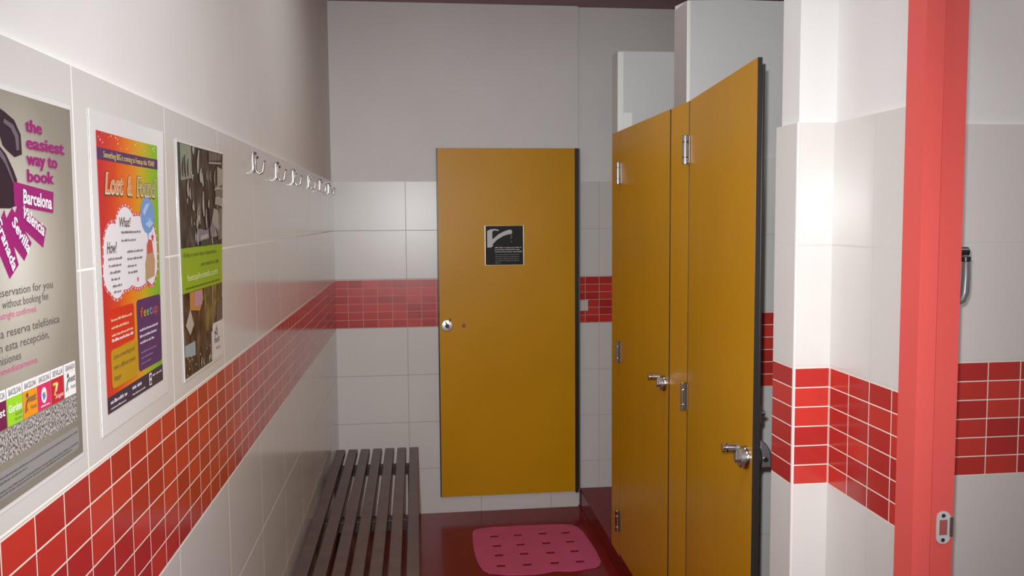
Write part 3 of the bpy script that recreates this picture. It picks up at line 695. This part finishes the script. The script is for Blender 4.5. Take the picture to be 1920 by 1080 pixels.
# poster 3 : photo collage poster
t = thing('poster', 'dark brown photo poster with a lime green strip, nearest the coat hooks', 'poster', (XL, 1.4575, 1.2225))
W, H = 285.0, 413.0
sh = wall_sheet(W, H, lambda a, b: 0.0008 + 0.0125 * a ** 1.6 * b ** 1.4)
laminate(sh, lam, t)
def collage(nt, uv, u, v, sc=9, seed=0.0, stops=None):
    mp = nt.nodes.new('ShaderNodeMapping'); mp.inputs['Location'].default_value = (seed, seed * 0.7, 0); mp.inputs['Scale'].default_value = (1.6, 1.0, 1); nt.links.new(uv, mp.inputs[0])
    nz = nt.nodes.new('ShaderNodeTexNoise'); nz.inputs['Scale'].default_value = sc; nz.inputs['Detail'].default_value = 6; nz.inputs['Distortion'].default_value = 0.6; nt.links.new(mp.outputs[0], nz.inputs['Vector'])
    return ramp(nt, nz.outputs['Fac'], stops)
dark_photo = uvmat('printed_dark_photo', lambda nt, uv, u, v: collage(nt, uv, u, v, 7, 0.3, [(0.38, (0.016, 0.011, 0.009)), (0.54, (0.045, 0.033, 0.027)), (0.66, (0.085, 0.068, 0.058)), (0.76, (0.26, 0.24, 0.215))]))
brown_photo = uvmat('printed_brown_photo', lambda nt, uv, u, v: collage(nt, uv, u, v, 10, 2.1, [(0.38, (0.022, 0.012, 0.008)), (0.54, (0.075, 0.04, 0.02)), (0.68, (0.17, 0.10, 0.05)), (0.78, (0.45, 0.30, 0.18))]))
olive_photo = uvmat('printed_olive_photo', lambda nt, uv, u, v: collage(nt, uv, u, v, 11, 4.4, [(0.35, (0.045, 0.028, 0.014)), (0.5, (0.14, 0.10, 0.03)), (0.65, (0.24, 0.20, 0.06)), (0.78, (0.45, 0.36, 0.25))]))
LIME = ink('lime', (0.27, 0.40, 0.012)); LIMED = ink('dark_green_text', (0.07, 0.10, 0.02)); LIMEP = ink('pale_lime', (0.72, 0.78, 0.42))
sh.rect('print', 5, 229, 281, 409, dark_photo, 1); sh.rect('print', 5, 151, 281, 229, LIME, 1)
bone = ink('photo_bone', (0.36, 0.34, 0.30)); mid = ink('photo_mid', (0.16, 0.135, 0.115)); glass_ = ink('photo_sage', (0.24, 0.26, 0.20)); lilac = ink('photo_lilac', (0.20, 0.17, 0.21)); tan = ink('photo_tan', (0.32, 0.28, 0.22))
sh.rect('print', 5, 345, 14, 409, ink('photo_dark_green', (0.05, 0.065, 0.035)), 2)
sh.poly('print', [(18, 345), (84, 352), (84, 408), (18, 408)], glass_, 2, 2)
def strokes(lst, m_, l_=4):
    for x, y, L_, wd, a in lst:
        ca, sa = math.cos(a), math.sin(a); n_ = 5; A_, B_ = [], []
        for i in range(n_ + 1):
            s_ = i / n_; wv = wd * (0.35 + 0.65 * math.sin(PI * min(0.95, s_ + 0.08))); bend = 3 * math.sin(PI * s_)
            px, py = x + ca * L_ * s_ - sa * bend, y + sa * L_ * s_ + ca * bend
            A_.append((px - sa * wv, py + ca * wv)); B_.append((px + sa * wv, py - ca * wv))
        sh.poly('print', A_ + B_[::-1], m_, l_, 0)
strokes([(28, 352, 34, 4, 1.4), (44, 352, 38, 5, 1.6), (60, 354, 30, 4, 1.5)], phone_m)
strokes([(34, 350, 22, 1.5, 1.5), (50, 350, 24, 1.6, 1.55)], bone, 5)
strokes([(118, 362, 44, 6, 1.35), (136, 346, 26, 7, 1.45), (150, 340, 24, 5, 1.7), (92, 395, 16, 6, 1.1), (78, 356, 8, 5, 1.2), (84, 348, 12, 4, 1.0), (56, 318, 30, 5, 1.5), (70, 314, 20, 4, 1.7), (50, 306, 10, 3, 1.3),
         (88, 294, 16, 6, 1.7), (112, 276, 24, 4, 1.45), (104, 262, 26, 6, 1.0), (124, 270, 24, 4, 1.5), (152, 284, 46, 6, 1.62), (74, 266, 18, 2.0, 1.6), (90, 268, 6, 3, 1.5), (96, 236, 22, 3, 1.6), (186, 300, 16, 4, 1.5), (170, 262, 36, 4, 1.65), (108, 232, 30, 5, 1.5), (208, 230, 20, 4, 1.6)], bone, 5)
strokes([(200, 350, 22, 6, 1.6), (228, 348, 26, 6, 1.5), (178, 352, 18, 6, 1.5)], mid, 4)
strokes([(226, 346, 28, 2, 1.5)], bone, 5)
sh.poly('print', [(188, 389), (268, 396), (268, 408), (188, 406)], ink('photo_plum', (0.13, 0.085, 0.085)), 4, 1)
for k in range(4): sh.rect('print', 196 + 18 * k, 386, 197.5 + 18 * k, 408, bone, 5)
sh.poly('print', [(188, 384), (270, 388), (270, 391), (188, 387)], bone, 5, 0)
sh.poly('print', [(244, 340), (280, 348), (280, 378), (244, 382)], tan, 3, 1)
sh.poly('print', [(232, 322), (280, 322), (280, 342), (226, 346)], mid, 4, 1); strokes([(224, 336, 52, 2.4, 0.05), (228, 318, 46, 2.0, 0.02)], bone, 5)
sh.poly('print', [(226, 308), (278, 304), (278, 320), (230, 322)], tan, 4, 1)
sh.poly('print', [(196, 258), (220, 300), (250, 296), (262, 270), (250, 246), (214, 244)], tan, 3, 1); sh.poly('print', [(250, 236), (278, 240), (278, 300), (256, 300)], mid, 3, 1)
sh.poly('print', [(96, 250), (120, 262), (160, 258), (182, 262), (184, 242), (116, 238), (98, 242)], lilac, 4, 1); sh.poly('print', [(122, 240), (176, 244), (176, 252), (126, 248)], bone, 6, 0)
sh.poly('print', [(190, 262), (206, 278), (232, 262), (222, 246), (196, 246)], lilac, 4, 1); sh.poly('print', [(124, 230), (190, 230), (190, 243), (128, 240)], ink('photo_black_green', (0.03, 0.04, 0.028)), 4, 1)
strokes([(190, 300, 34, 8, -1.5), (232, 262, 30, 3, -1.0)], phone_m, 6)
sh.text('strip_text', 'If this is your best experience', 18, 213, 8, LIMED, 3, right=236, bold=0.004); sh.text('strip_text', '...we need to talk', 116, 193, 8, LIMED, 3, right=254, bold=0.004)
sh.text('strip_text', 'feetuphostels.com', 34, 171, 12, LIMEP, 3, right=244, bold=0.006); sh.words('strip_text', 22, 157, 266, 3.6, LIMED, 3, 101)
sh.rect('print', 5, 62, 200, 151, brown_photo, 1); sh.rect('print', 142, 68, 202, 151, olive_photo, 2); sh.rect('print', 202, 76, 281, 151, olive_photo, 1); sh.rect('print', 202, 76, 206, 151, bone, 3)
sh.poly('print', [(44, 120), (110, 112), (136, 132), (130, 150), (46, 150)], ink('photo_orange', (0.50, 0.22, 0.05)), 3, 1); sh.poly('print', [(72, 122), (126, 122), (126, 150), (76, 150)], ink('photo_rose', (0.46, 0.24, 0.30)), 4, 1)
sh.poly('print', [(14, 96), (40, 76), (66, 92), (46, 122)], ink('photo_cream', (0.44, 0.40, 0.32)), 4, 1); sh.poly('print', [(230, 78), (281, 78), (281, 120), (240, 112)], ink('photo_plum', (0.13, 0.085, 0.085)), 3, 1)
sh.rect('print', 5, 5, 192, 62, brown_photo, 1); sh.poly('print', [(5, 42), (72, 36), (72, 62), (5, 62)], ink('photo_sky', (0.30, 0.36, 0.37)), 3, 1)
strokes([(110, 8, 18, 4, 1.4), (128, 8, 14, 3, 1.8), (168, 8, 14, 5, 1.2), (184, 10, 16, 3, 1.9)], bone, 5)
for k in range(10): sh.circ('print', rnd.uniform(12, 186), rnd.uniform(8, 40), 2.2, 2.2, ink('photo_spark', (0.6, 0.42, 0.3)), 4, 8, 0)
sh.rect('print', 200, 5, 281, 74, lam, 2)
strokes([(212, 58, 26, 2, -0.4), (214, 44, 34, 2, 0.9), (230, 66, 18, 2, -1.2)], DARK, 4)
sh.text('logo_text', 'nest', 212, 36, 13, DARK, 4, right=254, bold=0.01); sh.text('logo_text', 'Hostels', 222, 22, 7, mid, 4, right=256)
sh.build(t)

# sign on the far door
t = thing('door_sign', 'small square black sign with white tick mark on the far door', 'sign', (0.343, YDR - 0.0008, 1.2625))
W, H = 197.0, 198.0
sh = Sheet(W, H, lambda s, tt, d: (s, -d, tt))
laminate(sh, pmat('silver_sign_edge', (0.5, 0.48, 0.44), 0.3, 0.5), t)
SB = pmat('ink_sign_black', (0.020, 0.018, 0.018), 0.45, spec=0.12); SW = ink('sign_white', (0.56, 0.53, 0.55)); SG = ink('sign_grey', (0.22, 0.20, 0.20))
sh.rect('print', 4, 1.5, 193, 197, SB, 1)
sh.poly('tick_mark', [(10, 160), (11, 176), (24, 180), (52, 183), (64, 180), (70, 174), (60, 174), (44, 176), (38, 175), (38, 132), (60, 148), (86, 160), (112, 164), (130, 160), (138, 168), (136, 178), (126, 182), (112, 178), (78, 162), (56, 148)][:0] or
        [(12, 90), (30, 89), (40, 96), (41, 108), (62, 128), (92, 146), (116, 154), (134, 157), (139, 166), (134, 176), (124, 178), (98, 170), (70, 156), (48, 137), (38, 130), (38, 168), (46, 175), (70, 172), (71, 177), (52, 182), (28, 180), (12, 172)], SW, 3, 0)
for k in range(3): sh.words('body_text', 50, 86 - 10.5 * k, 186 - 6 * (k % 2), 5.6, SW, 3, 120 + k)
for k in range(4): sh.words('body_text', 52, 52 - 10.5 * k, 172, 4.6, SG, 3, 130 + k)
sh.words('body_text', 52, 10, 80, 4.6, SG, 3, 140)
for x, y in ((130, 150), (134, 142), (131, 134), (132, 116)): sh.rect('tick_mark', x, y, x + 3, y + 4, SW, 3)
sh.build(t)

# ---------------------------------------------------------------- coat hooks
ords = ['first', 'second', 'third', 'fourth', 'fifth', 'sixth']
def hook_parts(t):
    g = G()
    g.prism(rrect(-0.006, 0.006, -0.026, 0.026, 0.0055), 0.0, 0.0025, chrome, Matrix(((0, 0, 1, 0), (1, 0, 0, 0), (0, 1, 0, 0), (0, 0, 0, 1))), bevel=0.0006)
    g.build('back_plate', t)
    g = G()
    pts = [(0.004, 0, 0.014), (0.0042, 0, 0.0), (0.0044, 0, -0.012)]
    for i in range(9):
        a = PI + PI * 0.93 * i / 8; pts.append((0.0135 + 0.009 * math.cos(a), 0, -0.015 + 0.013 * math.sin(a)))
    pts += [(0.0235, 0, -0.007), (0.0255, 0, 0.001)]
    g.tube(pts, [0.0024] * 3 + [0.0027] * 9 + [0.0025, 0.0022], chrome, 12)
    g.lathe([(0, -0.0032), (0.0023, -0.0023), (0.0032, 0), (0.0023, 0.0023), (0, 0.0032)], chrome, Matrix.Translation((0.0258, 0, 0.0025)), 14)
    g.build('hook', t)
    for x, z, r in ((0.004, 0.022, 0.0042), (0.008, 0.012, 0.0046)):
        g = G(); g.lathe([(0, -r), (r * 0.7, -r * 0.7), (r, 0), (r * 0.7, r * 0.7), (0, r)], chrome, Matrix.Translation((x, 0, z)), 14); g.build('screw_head', t)
hk0 = thing('coat_hook', '', 'coat hook', (XL, 2.140, 1.642), 0, 'coat hooks in a row on the left wall'); hook_parts(hk0)
for i, (y, z) in enumerate([(2.140, 1.642), (2.483, 1.640), (2.822, 1.640), (3.215, 1.642), (3.585, 1.642), (3.945, 1.640)]):
    if i == 0: r = hk0
    else:
        r = hk0.copy(); C.objects.link(r)
        for ch in hk0.children:
            c = ch.copy(); C.objects.link(c); c.parent = r
    r.location = (XL, y, z)
    r['label'] = ['silver coat hook nearest the posters on the left wall', 'second silver coat hook counting from the posters', 'third silver coat hook counting from the posters',
                  'fourth silver coat hook counting from the posters', 'fifth silver coat hook, next to the corner one', 'silver coat hook closest to the far corner'][i]

# ---------------------------------------------------------------- slatted bench
t = thing('bench', 'low dark brown slatted wooden bench along the left wall', 'bench', (-0.195, 2.92, 0))
Y0b, Y1b = 1.93 - 2.92, 3.895 - 2.92
for i in range(7):
    xc = -0.364 + 0.0567 * i + 0.195
    g = G(); g.box(xc - 0.0205, xc + 0.0205, Y0b, Y1b, 0.393, 0.420, wood, bevel=0.003); g.build('slat', t)
for y in (3.715, 3.035, 2.15):
    g = G(); y -= 2.92
    g.box(-0.375 + 0.195, -0.012 + 0.195, y - 0.018, y + 0.018, 0.352, 0.3925, woodd, bevel=0.002); bt = g.build('batten', t)
    for x in (-0.362, -0.036):
        g = G(); g.box(x + 0.195 - 0.016, x + 0.195 + 0.016, y - 0.016, y + 0.016, 0.0, 0.352, woodd, bevel=0.002); g.build('leg', t)

# ---------------------------------------------------------------- pink mat with slots
MP = [(0.247, 3.845), (0.252, 3.875), (0.266, 3.895), (0.30, 3.907), (0.345, 3.915), (0.40, 3.914), (0.47, 3.918), (0.549, 3.915), (0.62, 3.912), (0.69, 3.908), (0.735, 3.893), (0.758, 3.86), (0.770, 3.80), (0.776, 3.72), (0.781, 3.625), (0.783, 3.54), (0.780, 3.448), (0.765, 3.412), (0.745, 3.396),
      (0.72, 3.393), (0.69, 3.385), (0.655, 3.376), (0.62, 3.376), (0.585, 3.384), (0.564, 3.384), (0.52, 3.370), (0.47, 3.363), (0.41, 3.366), (0.358, 3.372), (0.32, 3.388), (0.285, 3.398), (0.262, 3.430), (0.248, 3.49), (0.241, 3.58), (0.239, 3.667), (0.242, 3.76)]
mo = Vector((0.51, 3.64, 0))
t = thing('shower_mat', 'pink rubber shower mat with slots on the dark red floor', 'mat', mo)
b2 = bmesh.new()
def loop(pts):
    vs = [b2.verts.new((x - mo.x, y - mo.y, 0.0)) for x, y in pts]
    return [b2.edges.new((a, b)) for a, b in zip(vs, vs[1:] + vs[:1])]
ed = loop(MP)
for cx0 in (0.346, 0.459, 0.575, 0.689):
    for cy0 in (3.803, 3.689, 3.580, 3.466):
        w_, h_ = 0.0185, 0.0165; jx, jy = random.uniform(-0.003, 0.003), random.uniform(-0.003, 0.003)
        ed += loop([(cx0 + jx - w_, cy0 + jy - h_), (cx0 + jx + w_, cy0 + jy - h_), (cx0 + jx + w_, cy0 + jy + h_), (cx0 + jx - w_, cy0 + jy + h_)])
bmesh.ops.triangle_fill(b2, use_beauty=True, use_dissolve=False, edges=ed)
r = bmesh.ops.extrude_face_region(b2, geom=list(b2.faces))
bmesh.ops.translate(b2, vec=(0, 0, 0.0045), verts=[v for v in r['geom'] if isinstance(v, bmesh.types.BMVert)])
bmesh.ops.recalc_face_normals(b2, faces=b2.faces)
g = G(); g.merge(b2, pink); g.build('mat_body', t)
